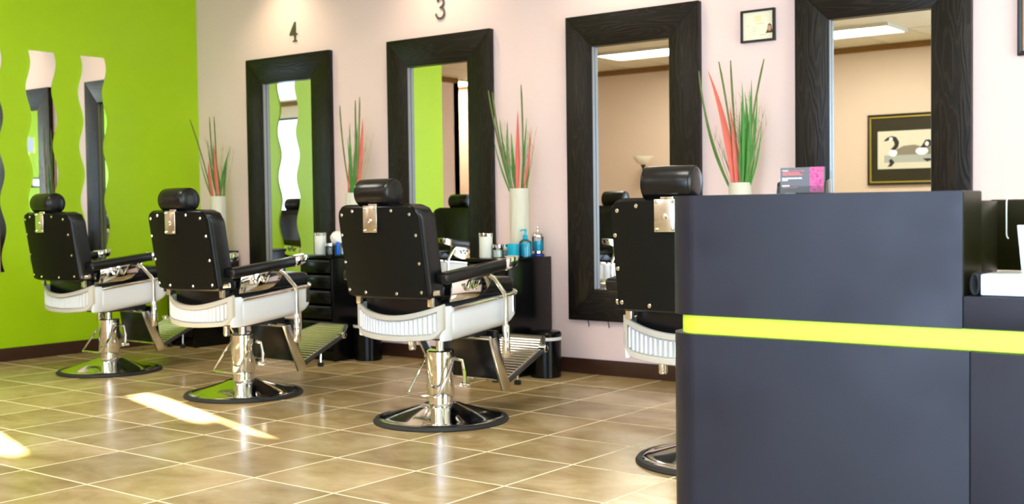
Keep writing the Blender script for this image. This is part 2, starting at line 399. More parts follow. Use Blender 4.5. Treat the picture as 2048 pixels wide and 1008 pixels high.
# ceiling light panels
def troffer(x, y, label):
    t = thing('ceiling_light', (x, y, ZC - 0.03), label, 'ceiling light', 'fluorescent ceiling lights')
    f = MB()
    for sx in (-1, 1): f.box((sx * 0.598, 0, 0.008), (0.024, 0.61, 0.04))
    for sy in (-1, 1): f.box((0, sy * 0.293, 0.008), (1.172, 0.024, 0.04))
    f.build('housing', 'ceiling_grid', t)
    MB().box((0, 0, 0.008), (1.17, 0.56, 0.016)).build('diffuser', 'diffuser', t)
troffer(-5.21, -0.545, 'lit ceiling light panel reflected in the mirror behind the counter')
troffer(-7.75, -0.50, 'lit ceiling light panel reflected at the top of the second-nearest mirror')
troffer(-12.05, -1.55, 'lit ceiling light panel by the far recess, small in a mirror')
troffer(-2.70, -0.545, 'lit ceiling light panel above the space behind the counter')
troffer(-6.0, 2.9, 'lit ceiling light panel above the left chairs')
troffer(-2.2, 2.9, 'lit ceiling light panel above the right chairs')
def spot(x, y, power):
    l = bpy.data.lights.new('wall_spot', 'SPOT'); l.energy = power; l.color = (1.0, 0.80, 0.52); l.spot_size = math.radians(110); l.spot_blend = 1.0; l.shadow_soft_size = 0.04
    o = bpy.data.objects.new('wall_spot', l); COL.objects.link(o); o.location = (x, y, ZC - 0.05)
    o.rotation_euler = Vector((0, 0.35, -1)).to_track_quat('-Z', 'Y').to_euler()
for x in (-6.92, -5.35, -3.83): spot(x, 5.75, 16)

# ------------------------------------------------------------------ framed mirrors on the pink wall
FW, MW_, MH_, ZT, YF = 0.196, 0.94, 1.90, 2.2434, 6.1164
TH = YW - YF
def framed_mirror(x, label):
    t = thing('wall_mirror', (x + MW_ / 2, YW, ZT - MH_), label, 'mirror', 'black framed wall mirrors')
    w, h, f = MW_ / 2, MH_, FW
    y0, y1 = -TH, -0.001
    g = 0.0006
    MB().prism([(-w, g), (-w + f, f + g), (-w + f, h - f - g), (-w, h - g)], 1, y0, y1, 0.0018).build('stile', 'wood_v', t)
    MB().prism([(w, g), (w - f, f + g), (w - f, h - f - g), (w, h - g)], 1, y0, y1, 0.0018).build('stile', 'wood_v', t)
    MB().prism([(-w + g, 0), (w - g, 0), (w - f - g, f), (-w + f + g, f)], 1, y0, y1, 0.0018).build('rail', 'wood_h', t)
    MB().prism([(-w + g, h), (w - g, h), (w - f - g, h - f), (-w + f + g, h - f)], 1, y0, y1, 0.0018).build('rail', 'wood_h', t)
    MB().box((0, -0.0055, h / 2), (2 * (w - f) + 0.004, 0.009, h - 2 * f + 0.004)).build('glass', 'mirror', t)
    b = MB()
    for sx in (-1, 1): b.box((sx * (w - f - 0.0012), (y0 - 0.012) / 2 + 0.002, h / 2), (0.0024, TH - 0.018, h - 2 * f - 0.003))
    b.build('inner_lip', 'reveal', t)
    return t
framed_mirror(-2.7634, 'black wood framed mirror behind the reception counter, nearest the right edge')
mr2 = framed_mirror(-4.3018, 'black wood framed mirror behind the chair half hidden by the counter')
for wx in (-0.335, -0.185): MB().tube([(wx, -0.02, 0.01), (wx, -0.022, -0.012), (wx + 0.006, -0.022, -0.03), (wx + 0.004, -0.022, -0.042)], 0.003, 6).build('hanging_hook', 'frame_black', mr2)
framed_mirror(-5.8550, 'black wood framed mirror below the metal number three')
framed_mirror(-7.3867, 'black wood framed mirror below the metal number four')

# numbers
def digit(path, name, x, label):
    o = MB().tube(path, 0.0075, 8, flat=1.0).build(name, 'metal_num', None, (x, YW - 0.009, 2.36)); tag(o, label, 'number'); return o
p3 = []
for k in range(0, 13):
    a = math.radians(160 - k * 19.5); p3.append((0.03 * math.cos(a) + 0.002, 0, 0.108 + 0.03 * math.sin(a)))
p3.append((-0.004, 0, 0.076))
for k in range(0, 15):
    a = math.radians(88 - k * 19); p3.append((0.038 * math.cos(a) - 0.002, 0, 0.038 + 0.038 * math.sin(a)))
d3 = digit(p3, 'house_number', -5.372, 'dark metal number 3 on the pink wall')
b = MB()
b.prism([(-0.042, 0.040), (-0.042, 0.052), (0.012, 0.140), (0.026, 0.140), (0.026, 0.0), (0.008, 0.0), (0.008, 0.040)], 1, -0.004, 0.004)
b.prism([(0.026, 0.040), (0.042, 0.040), (0.042, 0.054), (0.026, 0.054)], 1, -0.004, 0.004)
b.prism([(-0.006, -0.010), (0.038, -0.010), (0.038, 0.0), (-0.006, 0.0)], 1, -0.004, 0.004)
tag(b.build('house_number', 'metal_num', None, (-6.865, YW - 0.005, 2.355)), 'metal number 4 on the pink wall', 'number')

# ------------------------------------------------------------------ wavy mirrors on the green wall
def wavy_mirror(yc, label, z0=0.645, z1=2.245):
    n = 64; L = []; Rr = []
    for i in range(n + 1):
        z = z0 + (z1 - z0) * i / n; off = 0.021 * math.sin((z1 - z) / 0.405 * 2 * math.pi + 0.3)
        L.append((yc - 0.10 + off, z)); Rr.append((yc + 0.10 + off, z))
    b = MB()
    for (xa, xb) in ((0.006, 0.010),):
        va = [[b.bm.verts.new((xb, *p)) for p in L], [b.bm.verts.new((xb, *p)) for p in Rr]]
        vb = [[b.bm.verts.new((0.001, *p)) for p in L], [b.bm.verts.new((0.001, *p)) for p in Rr]]
        for i in range(n):
            b.bm.faces.new((va[0][i], va[1][i], va[1][i + 1], va[0][i + 1])); b.bm.faces.new((vb[0][i], vb[0][i + 1], vb[1][i + 1], vb[1][i]))
            b.bm.faces.new((va[0][i], va[0][i + 1], vb[0][i + 1], vb[0][i])); b.bm.faces.new((va[1][i], vb[1][i], vb[1][i + 1], va[1][i + 1]))
        b.bm.faces.new((va[0][0], vb[0][0], vb[1][0], va[1][0])); b.bm.faces.new((va[0][n], va[1][n], vb[1][n], vb[0][n]))
    o = b.build('wavy_mirror', 'mirror', None, (XG, 0, 0)); tag(o, label, 'mirror', 'wavy mirrors on the green wall')
wavy_mirror(5.175, 'frameless wavy mirror on the green wall, nearest the pink corner')
wavy_mirror(4.755, 'frameless wavy mirror on the green wall, middle one above the leftmost chair')
wavy_mirror(4.335, 'frameless wavy mirror cut by the left edge of the photo')

# ------------------------------------------------------------------ drawer cabinets, vases, plants
def cabinet(x, label):
    t = thing('drawer_cabinet', (x, 5.90, 0), label, 'cabinet', 'black drawer cabinets between the mirrors')
    w, d = 0.333, 0.46
    b = MB()
    for sx in (-1, 1): b.box((sx * (w / 2 - 0.009), 0.008, 0.36), (0.018, d - 0.016, 0.72), bevel=0.0015)
    b.box((0, d / 2 - 0.012, 0.36), (w - 0.036, 0.012, 0.72)); b.box((0, 0.01, 0.035), (w - 0.036, d - 0.06, 0.07))
    b.build('body', 'black_lacquer', t)
    MB().box((0, 0, 0.731), (w, d, 0.022), bevel=0.002).build('top', 'black_lacquer', t)
    for k in range(6):
        z = 0.664 - k * 0.107
        dr = MB().box((0, -0.2, z), (w - 0.042, 0.04, 0.092), bevel=0.003).build('drawer', 'black_lacquer', t)
        MB().box((0, -0.222, z + 0.036), (w - 0.06, 0.010, 0.010), bevel=0.002).build('handle', 'steel_dark', dr)
CABX = (-7.70, -6.1505, -4.6075, -3.06)
cabinet(CABX[0], 'black drawer cabinet in the corner by the green wall')
cabinet(CABX[1], 'black drawer cabinet between the mirrors numbered 4 and 3')
cabinet(CABX[2], 'black drawer cabinet carrying the blue bottles')
cabinet(CABX[3], 'black drawer cabinet hidden behind the counter and nearest chair')
def vase(x, y, label):
    t = thing('vase', (x, y, 0.742), label, 'vase', 'white cylinder vases')
    H, Rv = 0.436, 0.062; n = 48; rings = []
    for k in range(15):
        z = H * k / 14; ring = []
        for i in range(n):
            a = 2 * math.pi * i / n
            r = Rv + 0.0013 * math.sin(9 * a + 2.4 * math.sin(z * 16) + 1.2 * math.sin(z * 31)) if 0 < k < 14 else Rv - 0.001
            ring.append((r * math.cos(a), r * math.sin(a), z))
        rings.append(ring)
    for r, z in ((Rv - 0.006, H), (Rv - 0.007, H - 0.05), (Rv - 0.008, H - 0.12)):
        rings.append([(r * math.cos(2 * math.pi * i / n), r * math.sin(2 * math.pi * i / n), z) for i in range(n)])
    MB().loft(rings).build('vase_body', 'vase', t)
    return t
VZ = 0.742 + 0.436
def blade(base, tip, bend, w, th=0.25, n=12, wpos=0.3, tipw=0.08):
    base, tip = Vector(base), Vector(tip); pts = []; rad = []
    for i in range(n + 1):
        s = i / n; p = base.lerp(tip, s) + Vector(bend) * (4 * s * (1 - s))
        pts.append(p)
        rad.append(w * (tipw + (1 - tipw) * (min(1, 0.55 + 0.45 * s / wpos) if s < wpos else ((1 - s) / (1 - wpos)) ** 0.8)))
    return pts, rad
def plant(x, y, pxc, scale, reeds, corals, greens, wisps, label):
    t = thing('grass_arrangement', (x, y, VZ - 0.30), label, 'plant', 'artificial grass arrangements in vases')
    k = scale / (0.79 + 0.613 * (pxc - 1024) / 2361); B = 0.24
    def P(dx, up): return (dx * k, random.uniform(-0.035, 0.02), up * scale + 0.30)
    def bx(b0): return max(-0.040, min(0.040, b0 * k))
    for (b0, dx, up, bend) in reeds:
        p, r = blade((bx(b0), random.uniform(-0.02, 0.02), B), P(dx, up), (bend * k, 0, 0), 0.0058, wpos=0.9, tipw=0.5)
        MB().tube(p, r, 6).build('reed', 'reed', t)
    for (b0, dx, up, bend, w) in corals:
        p, r = blade((bx(b0), -0.02, B), P(dx, up), (bend * k, 0, 0), w, wpos=0.45, tipw=0.05, n=14)
        b = MB().tube(p, r, 6, flat=0.25, ref=(-0.6, 0.8, 0)); b.build('coral_leaf', 'coral', t)
    for (b0, dx, up, bend, w) in greens:
        p, r = blade((bx(b0), random.uniform(-0.025, 0.025), B), P(dx, up), (bend * k, 0, 0), w, wpos=0.4, tipw=0.04)
        MB().tube(p, r, 6, flat=0.35, ref=(-0.6, 0.8, 0)).build('grass_blade', 'green_leaf', t)
    b = MB()
    for (b0, dx, up, n) in wisps:
        for q in range(n):
            p, r = blade((bx(b0), random.uniform(-0.025, 0.025), B + 0.03), (dx * k + random.uniform(-0.05, 0.05), random.uniform(-0.07, 0.04), up * scale * random.uniform(0.8, 1.1) + 0.30), (random.uniform(-0.02, 0.02), 0, 0), 0.0018, wpos=0.3, n=6)
            b.tube(p, r, 4)
            for s_ in (3, 4, 5):
                q0 = p[s_]; b.tube([q0, q0 + Vector((random.uniform(-0.03, 0.03), random.uniform(-0.01, 0.01), random.uniform(0.03, 0.07)))], [0.0014, 0.0006], 3)
    o = b.build('fine_grass', 'wisp', t); o['kind'] = 'stuff'
PX = 0.00277  # metres per pixel of the nearest arrangement
plant(-3.025, 5.97, 1478, PX, [(-20, -78, 229, -12), (-6, -36, 244, 4), (4, -15, 245, -3), (16, 50, 242, -6)],
      [(-9, -58, 228, 10, 0.020), (-2, -18, 150, 4, 0.018)],
      [(8, 10, 200, 3, 0.010), (14, 22, 205, 3, 0.011), (18, 24, 185, 5, 0.012), (12, 2, 170, -3, 0.009), (20, 30, 150, 6, 0.012), (10, 16, 150, 0, 0.014), (16, 14, 180, 4, 0.013), (6, 4, 140, 0, 0.011), (22, 34, 175, 4, 0.009), (-22, -74, 160, -8, 0.006), (24, 46, 120, 6, 0.006)],
      [(10, 5, 190, 10), (20, 40, 150, 6), (-22, -60, 110, 4)], 'grass and two coral leaves rising above the reception counter')
PX = 0.0030
plant(-4.578, 5.98, 1040, PX, [(-14, -62, 213, -4), (-10, -52, 208, -6), (10, 10, 218, 2)],
      [(0, -2, 165, 0, 0.016), (10, 34, 130, 3, 0.007)],
      [(-12, -38, 150, -4, 0.011), (-10, -20, 145, -4, 0.012), (-6, -14, 120, -2, 0.013), (8, 14, 150, 0, 0.009), (10, 20, 120, 2, 0.008), (-16, -50, 110, -4, 0.006)],
      [(-10, -25, 140, 8), (12, 30, 125, 5)], 'grass with one straight coral leaf above the blue bottles')
PX = 0.0033
plant(-6.078, 5.992, 705, PX, [(-12, -22, 190, -4), (0, 3, 200, 0), (8, 18, 205, 2)],
      [(10, 20, 160, 2, 0.019), (-10, -10, 110, 0, 0.008)],
      [(-4, -2, 150, -1, 0.012), (0, 4, 160, 2, 0.012), (-2, 8, 130, 2, 0.013), (2, 12, 150, 1, 0.010), (-6, -6, 120, 0, 0.009)],
      [(4, 40, 130, 4), (0, 5, 150, 6)], 'grass with one broad coral leaf between mirrors 4 and 3')
PX = 0.0035
plant(-7.575, 5.97, 437, PX, [(-12, -54, 178, 4), (-2, -15, 180, -2), (2, 0, 180, 0)],
      [(-6, -20, 80, -2, 0.017), (8, 2, 115, -2, 0.014)],
      [(0, -6, 130, -2, 0.009), (-4, -22, 130, -3, 0.009), (4, -4, 110, 0, 0.010), (12, 36, 110, -6, 0.011), (10, 22, 90, -2, 0.010), (-10, -34, 100, -3, 0.006)],
      [(0, -15, 135, 8), (10, 30, 125, 6)], 'grass with short coral leaves in the corner by the green wall')
vase(-7.575, 5.97, 'white ceramic vase in the corner by the green wall')
vase(-6.078, 5.992, 'white ceramic vase between the mirrors numbered 4 and 3')
vase(-4.578, 5.98, 'white ceramic vase behind the blue bottles')
vase(-3.025, 5.97, 'white ceramic vase peeking above the reception counter')

# jars and bottles
ZT_ = 0.742
def white_jar(x, y, label, h=0.155, r=0.042):
    t = thing('jar', (x, y, ZT_), label, 'jar', 'tall white jars')
    MB().lathe([(r - 0.003, 0.0), (r, 0.004), (r, h - 0.018), (r - 0.002, h - 0.016)], 28).build('jar_body', 'jar_white', t)
    MB().lathe([(r + 0.002, h - 0.022), (r + 0.0025, h - 0.004), (r - 0.002, h)], 28).build('lid', 'chrome', t)
def small_jar(x, y, label, fill, h=0.085, r=0.034, lid='chrome'):
    t = thing('jar', (x, y, ZT_), label, 'jar', 'small glass jars')
    MB().lathe([(r - 0.004, 0.0), (r, 0.004), (r, h - 0.02)], 24).build('jar_glass', 'glass', t)
    MB().lathe([(r - 0.006, 0.004), (r - 0.005, 0.006), (r - 0.005, h * 0.55)], 20).build('filling', fill, t)
    if lid: MB().lathe([(r + 0.001, h - 0.02), (r + 0.001, h - 0.003), (r - 0.004, h)], 24).build('lid', lid, t)
white_jar(-4.712, 5.80, 'tall white jar with metal lid left of the blue bottles')
small_jar(-4.635, 5.825, 'small glass jar with metal lid and white filling beside the tall white jar', 'jar_white')
small_jar(-4.640, 5.902, 'small glass jar with metal lid behind the white-filled one', 'enamel_grey')
t = thing('jar', (-4.527, 5.84, ZT_), 'plain turquoise cup left of the pump bottle', 'jar')
MB().lathe([(0.036, 0), (0.038, 0.004), (0.038, 0.088), (0.035, 0.088), (0.034, 0.02)], 24).build('cup', 'blue_liquid', t)
t = thing('pump_bottle', (-4.489, 5.92, ZT_), 'turquoise pump bottle in front of the white vase', 'bottle')
MB().lathe([(0.036, 0), (0.040, 0.005), (0.040, 0.092), (0.037, 0.10), (0.02, 0.112), (0.014, 0.116)], 24).build('bottle_body', 'glass', t)
MB().lathe([(0.033, 0.006), (0.036, 0.010), (0.036, 0.090), (0.03, 0.096)], 24).build('liquid', 'blue_liquid', t)
MB().lathe([(0.015, 0.114), (0.016, 0.135), (0.009, 0.142), (0.007, 0.165), (0.010, 0.168), (0.010, 0.178), (0.002, 0.18)], 16).tube([(0, 0, 0.174), (-0.012, -0.012, 0.174), (-0.022, -0.022, 0.168)], 0.004, 8).build('pump', 'blue_liquid', t)
t = thing('disinfectant_jar', (-4.492, 6.055, ZT_), 'glass jar of blue liquid with metal lid, nearest the cabinet end', 'jar')
MB().lathe([(0.036, 0), (0.042, 0.004), (0.042, 0.014), (0.036, 0.018)], 24).build('base', 'blue_deep', t)
MB().lathe([(0.035, 0.018), (0.037, 0.022), (0.037, 0.125), (0.034, 0.135)], 24).build('jar_glass', 'glass', t)
MB().lathe([(0.033, 0.04), (0.034, 0.042), (0.034, 0.10), (0.033, 0.101)], 24).build('liquid', 'blue_liquid', t)
MB().lathe([(0.036, 0.020), (0.0385, 0.022), (0.0385, 0.036), (0.036, 0.038)], 24).build('metal_band', 'chrome', t)
MB().lathe([(0.039, 0.128), (0.039, 0.140), (0.030, 0.152), (0.010, 0.160), (0.006, 0.175), (0.009, 0.182), (0.007, 0.192), (0.001, 0.194)], 24).build('lid', 'chrome', t)
white_jar(-6.251, 5.82, 'tall white jar with metal lid on the cabinet left of mirror 3')
small_jar(-6.080, 5.75, 'small glass jar with metal lid nearest the other tall white jar', 'glass')
t = thing('jar', (-6.052, 5.80, ZT_), 'narrow bright blue container beside a small glass jar', 'jar')
MB().lathe([(0.012, 0), (0.014, 0.003), (0.014, 0.085), (0.010, 0.09)], 16).build('blue_body', 'blue_bright', t)
small_jar(-6.063, 5.862, 'small lidded glass jar with white filling by the white puff', 'jar_white', r=0.030)
t = thing('cotton_jar', (-6.138, 5.88, ZT_), 'glass jar topped by a round white cotton puff', 'jar')
MB().lathe([(0.036, 0), (0.040, 0.004), (0.040, 0.085)], 24).build('jar_glass', 'glass', t)
b = MB(); bmesh.ops.create_icosphere(b.bm, subdivisions=3, radius=0.05)
for v in b.bm.verts: v.co = v.co * (1 + 0.06 * math.sin(v.co.x * 120) * math.sin(v.co.z * 90 + 1)) + Vector((0, 0, 0.115))
b.build('cotton_puff', 'cotton', t)

# waste bins
def bin_(x, y, label):
    t = thing('waste_bin', (x, y, 0.003), label, 'waste bin', 'black waste bins')
    MB().lathe([(0.092, 0), (0.096, 0.004), (0.099, 0.25), (0.094, 0.25), (0.090, 0.01)], 36, cap=False).lathe([(0.001, 0.006), (0.092, 0.006)], 36, cap=False).build('bin_body', 'black_lacquer', t)
    MB().lathe([(0.1005, 0.232), (0.103, 0.244), (0.102, 0.25), (0.093, 0.252), (0.091, 0.22)], 36, cap=False).build('bin_liner', 'liner', t)
    MB().lathe([(0.100, 0.252), (0.102, 0.272), (0.090, 0.285), (0.002, 0.292)], 36, cap=False).build('lid', 'black_lacquer', t)
bin_(-4.327, 5.90, 'black waste bin beside the cabinet with the blue bottles')
bin_(-5.870, 5.90, 'black waste bin beside the cabinet between mirrors 4 and 3')

# ------------------------------------------------------------------ barber chair
def make_chair(label):
    t = thing('barber_chair', (0, 0, 0.003), label, 'barber chair', 'barber chairs facing the mirrors')
    base = MB().lathe([(0.305, 0.004), (0.312, 0.016), (0.300, 0.024), (0.285, 0.026), (0.27, 0.030), (0.12, 0.074), (0.085, 0.088), (0.070, 0.090)], 64).build('base_plate', 'chrome', t)
    MB().lathe([(0.300, 0.0), (0.335, 0.0), (0.338, 0.006), (0.330, 0.018), (0.312, 0.021), (0.302, 0.010)], 64, cap=False).build('rubber_rim', 'rubber', base)
    MB().lathe([(0.062, 0.085), (0.062, 0.12), (0.066, 0.122), (0.068, 0.128), (0.068, 0.345), (0.062, 0.352), (0.03, 0.353)], 40).build('column', 'chrome', t)
    MB().lathe([(0.022, 0.33), (0.022, 0.405), (0.035, 0.407), (0.05, 0.42)], 24).build('piston', 'chrome', t)
    pd = MB().tube([(-0.09, 0.0, 0.315), (-0.097, -0.06, 0.235), (-0.10, -0.125, 0.153), (-0.09, -0.14, 0.143), (0.09, -0.14, 0.143), (0.10, -0.125, 0.153), (0.097, -0.06, 0.235), (0.09, 0.0, 0.315)], 0.0065, 8).build('pump_pedal', 'chrome', t)
    MB().tube([(-0.10, 0.0, 0.315), (0.10, 0.0, 0.315)], 0.010, 8).build('pivot', 'chrome', pd)
    lv = MB().tube([(0.07, 0.03, 0.31), (0.10, 0.05, 0.30), (0.115, 0.05, 0.24), (0.125, 0.04, 0.19)], 0.010, 8).build('brake_lever', 'chrome', t)
    MB().box((0.128, 0.035, 0.182), (0.06, 0.03, 0.018), bevel=0.006).build('lever_foot', 'chrome', lv)
    MB().box((0, 0.02, 0.425), (0.30, 0.34, 0.04), bevel=0.008).build('seat_carrier', 'steel_dark', t)
    # seat shell
    def outline(ins, z, n=10):
        pts = []; x1, y0, y1, r = 0.275 - ins, -0.235 + ins, 0.31 - ins, max(0.02, 0.085 - ins * 0.4)
        for (cx, cy, a0) in ((x1 - r, y1 - r, 0), (-x1 + r, y1 - r, 90), (-x1 + r * 0.35, y0 + r * 0.35, 180), (x1 - r * 0.35, y0 + r * 0.35, 270)):
            rr = r if a0 < 180 else r * 0.35
            for k in range(n + 1):
                a = math.radians(a0 + 90 * k / n); pts.append((cx + rr * math.cos(a), cy + rr * math.sin(a), z))
        return pts
    def lift(ring, k): return [(x, y, z + k * max(0.0, (y + 0.02) / 0.33) ** 2 + (0.0 if k > 0.04 else 0.030 * (y - 0.02) / 0.3)) for x, y, z in ring]
    MB().loft([lift(outline(0.075, 0.416), 0.085), lift(outline(0.03, 0.422), 0.08), lift(outline(0.010, 0.440), 0.07), lift(outline(0.0, 0.472), 0.05), lift(outline(0.0, 0.585), 0.0)]).build('seat_shell', 'enamel', t)
    co = outline(-0.004, 0.0); ci = outline(0.002, 0.0)
    for lo_, hi_ in ((1, 10), (12, 21)):
        MB().prism([(p[0], p[1]) for p in co[lo_:hi_]] + [(p[0], p[1]) for p in ci[lo_:hi_][::-1]], 2, 0.525, 0.607).build('corner_guard', 'chrome', t)
    b = MB(); tr = [p for p in outline(-0.003, 0.0)][:22]; tr = [(tr[0][0], -0.225, 0)] + tr + [(tr[-1][0], -0.225, 0)]
    for lo, hi, off in ((0.592, 0.614, 0.0),):
        b.tube([(x, y, 0.594 + 0.030 * (y - 0.02) / 0.3) for x, y, z in tr], 0.0115, 10)
    b.build('chrome_trim', 'chrome', t)
    MB().box((0, 0.015, 0.655), (0.50, 0.56, 0.085), bevel=0.028, seg=3).build('seat_cushion', 'leather', t)
    MB().box((0, -0.262, 0.575), (0.45, 0.05, 0.17), bevel=0.012).build('seat_rear_pad', 'leather', t)
    for s in (-1, 1): MB().box((s * 0.262, -0.255, 0.505), (0.026, 0.07, 0.165), bevel=0.008).build('shell_corner', 'enamel', t)
    # rear grille
    GW = 0.278
    gy = lambda x, z: -0.365 + 0.075 * (abs(x) / GW) ** 2.2
    def gzt(x): return 0.598 - 0.058 * (1 - (x / GW) ** 2)
    def gzb(x): return 0.418 + 0.020 * (abs(x) / GW) ** 2 + (0.045 * max(0, (abs(x) - 0.215) / 0.063) ** 2.2)
    xs = cosx(GW, 28)
    b = MB(); bd = 0.026
    outer = [(x, gzb(x)) for x in xs] + [(x, gzt(x)) for x in xs[::-1]]
    def inn(x, z):
        xi = x * (GW - bd) / GW; lo, hi = gzb(xi) + bd * 0.95, gzt(xi) - bd
        return xi, lo, hi
    ring_o = outer; ring_i = [(inn(x, 0)[0], inn(x, 0)[1]) for x in xs] + [(inn(x, 0)[0], inn(x, 0)[2]) for x in xs[::-1]]
    prof = []
    for (dy, mixf) in ((0.014, 0.0), (0.0, 0.0), (-0.004, 0.12), (-0.004, 0.9), (0.0, 1.0), (0.012, 1.0)):
        prof.append([(o[0] + (i[0] - o[0]) * mixf, gy(o[0] + (i[0] - o[0]) * mixf, 0) + dy, o[1] + (i[1] - o[1]) * mixf) for o, i in zip(ring_o, ring_i)])
    gf = b; gf.loft(prof, cap=False); g = gf.build('rear_grille', 'enamel_grey', t, label='cream ribbed grille across the back of the seat')
    MB().slab(cosx(GW - 0.006, 20), lambda x: gzb(x) + 0.008, lambda x: gzt(x) - 0.008, 2, lambda x, z: gy(x, z) + 0.012, 0.004).build('backing', 'enamel_grey', g)
    ns = 22
    for k in range(ns):
        x = (k - (ns - 1) / 2) * (2 * (GW - bd - 0.012) / (ns - 1))
        lo, hi = gzb(x) + bd + 0.002, gzt(x) - bd - 0.002
        MB().hexa([(x - 0.0062, gy(x, 0) + 0.013, lo), (x + 0.0062, gy(x, 0) + 0.013, lo), (x + 0.0062, gy(x, 0) + 0.013, hi), (x - 0.0062, gy(x, 0) + 0.013, hi)],
               [(x - 0.0042, gy(x, 0) - 0.001, lo + 0.004), (x + 0.0042, gy(x, 0) - 0.001, lo + 0.004), (x + 0.0042, gy(x, 0) - 0.001, hi - 0.004), (x - 0.0042, gy(x, 0) - 0.001, hi - 0.004)]).build('rib', 'enamel', g)
    # backrest
    def by(x, z): return -0.415 - 0.065 * (z - 0.632) / 0.42 + 0.60 * x * x
    def rnd(Wd, lo, hi, rt, rb):
        def zt(x):
            a = abs(x) - (Wd - rt); return hi - (rt - math.sqrt(max(0, rt * rt - a * a))) * 0.98 if a > 0 else hi
        def zb(x):
            a = abs(x) - (Wd - rb); return lo + (rb - math.sqrt(max(0, rb * rb - a * a))) * 0.98 if a > 0 else lo
        return zb, zt
    zb, zt = rnd(0.252, 0.632, 1.050, 0.055, 0.02)
    bk = MB().slab(cosx(0.252, 30), zb, zt, 10, by, 0.016).build('back_board', 'board', t)
    zb2, zt2 = rnd(0.264, 0.620, 1.064, 0.075, 0.04)
    def thk(x, z):
        e = max(abs(x) / 0.264, abs((z - 0.842) / 0.222)); return 0.125 - 0.045 * max(0, (e - 0.72) / 0.28) ** 2
    def by2(x, z):
        e = max(abs(x) / 0.264, abs((z - 0.842) / 0.222)); return by(x, z) + 0.012 + 0.018 * max(0, (e - 0.93) / 0.07) ** 2
    MB().slab(cosx(0.264, 36), zb2, zt2, 22, by2, thk).build('back_cushion', 'leather', t, angle=60)
    sm = MB().lathe([(0.0085, 0.002), (0.0085, -0.002), (0.006, -0.0045), (0.001, -0.005)], 12, axis=1).mesh('screw', 'chrome')
    for (x, z) in ((-0.232, 0.657), (-0.10, 0.649), (0.10, 0.649), (0.232, 0.657), (-0.238, 0.79), (0.238, 0.79), (-0.238, 0.92), (0.238, 0.92), (-0.218, 1.016), (0.218, 1.016), (-0.125, 1.033), (0.125, 1.033)):
        so = bpy.data.objects.new('screw', sm); COL.objects.link(so); so.parent = bk; so.location = (x, by(x, z), z)
    hp = MB().box((0, by(0, 0.99) - 0.005, 0.996), (0.088, 0.010, 0.125), bevel=0.003, rot=None).build('headrest_plate', 'chrome_soft', t)
    for (x, z, r) in ((0, 0.991, 0.012), (-0.034, 0.944, 0.006), (0.034, 0.944, 0.006), (-0.034, 1.047, 0.006), (0.034, 1.047, 0.006)):
        MB().lathe([(r, by(0, 0.99) - 0.009), (r, by(0, 0.99) - 0.013), (r * 0.6, by(0, 0.99) - 0.017)], 12, c=(x, 0, z), axis=1).build('bolt', 'chrome', hp)
    MB().box((0, -0.452, 1.056), (0.055, 0.018, 0.06), bevel=0.003).build('headrest_post', 'chrome', t)
    HC = (0, -0.418, 1.117)
    hr = MB().lathe([(0.02, -0.107), (0.054, -0.105), (0.062, -0.099), (0.0655, -0.089), (0.0665, -0.04), (0.067, 0.0), (0.0665, 0.04), (0.0655, 0.089), (0.062, 0.099), (0.054, 0.105), (0.02, 0.107)], 36, c=HC, axis=0).build('headrest', 'leather', t)
    for s in (-1, 1): MB().lathe([(0.061, s * 0.1015), (0.0645, s * 0.0985), (0.0645, s * 0.0945)], 36, c=HC, axis=0, cap=False).build('piping', 'leather', hr)
    # arms and struts
    for s in (-1, 1):
        ax = 0.305 * s; hw = 0.036
        ar = MB().hexa([(ax - hw, -0.33, 0.690), (ax + hw, -0.33, 0.690), (ax + hw, 0.12, 0.738), (ax - hw, 0.12, 0.738)],
                  [(ax - hw, -0.335, 0.745), (ax + hw, -0.335, 0.745), (ax + hw, 0.12, 0.792), (ax - hw, 0.12, 0.792)], 0.016, 3).build('arm_pad', 'leather', t)
        MB().hexa([(ax - hw + 0.002, 0.112, 0.734), (ax + hw - 0.002, 0.112, 0.734), (ax + hw - 0.004, 0.205, 0.757), (ax - hw + 0.004, 0.205, 0.757)],
                  [(ax - hw + 0.002, 0.112, 0.794), (ax + hw - 0.002, 0.112, 0.794), (ax + hw - 0.004, 0.215, 0.806), (ax - hw + 0.004, 0.215, 0.806)], 0.005).build('arm_tip', 'chrome', ar)
        pl = MB().prism([(-0.25, 0.605), (-0.235, 0.712), (0.075, 0.742), (0.06, 0.70), (0.03, 0.66), (-0.01, 0.632), (-0.07, 0.615)], 0, s * 0.279, s * 0.291, 0.003).build('arm_bracket', 'chrome', t)
        hk = []
        for k in range(33):
            a = k / 32.0; hk.append((s * 0.300, -0.165 + 0.115 * a, 0.672 + 0.010 * a + 0.020 * math.sin(a * 4 * math.pi + math.pi / 2) * (1 if 0.1 < a < 0.9 else 0.6)))
        MB().tube(hk, 0.006, 8).build('scroll_hook', 'chrome', pl)
        MB().tube([(s * 0.215, -0.345, 0.648), (s * 0.285, -0.315, 0.655)], 0.015, 10).build('back_hinge', 'chrome', t)
        MB().box((s * 0.232, -0.322, 0.622), (0.03, 0.022, 0.075), bevel=0.004).build('back_support', 'chrome_soft', t)
        MB().tube([(s * 0.30, 0.02, 0.722), (s * 0.305, 0.055, 0.70), (s * 0.312, 0.125, 0.625), (s * 0.312, 0.135, 0.60), (s * 0.312, 0.135, 0.455)], 0.0115, 10).build('front_strut', 'chrome', t)
        MB().lathe([(0.013, 0.470), (0.018, 0.462), (0.021, 0.315), (0.016, 0.305)], 18, c=(s * 0.312, 0.135, 0)).build('strut_sleeve', 'chrome', t)
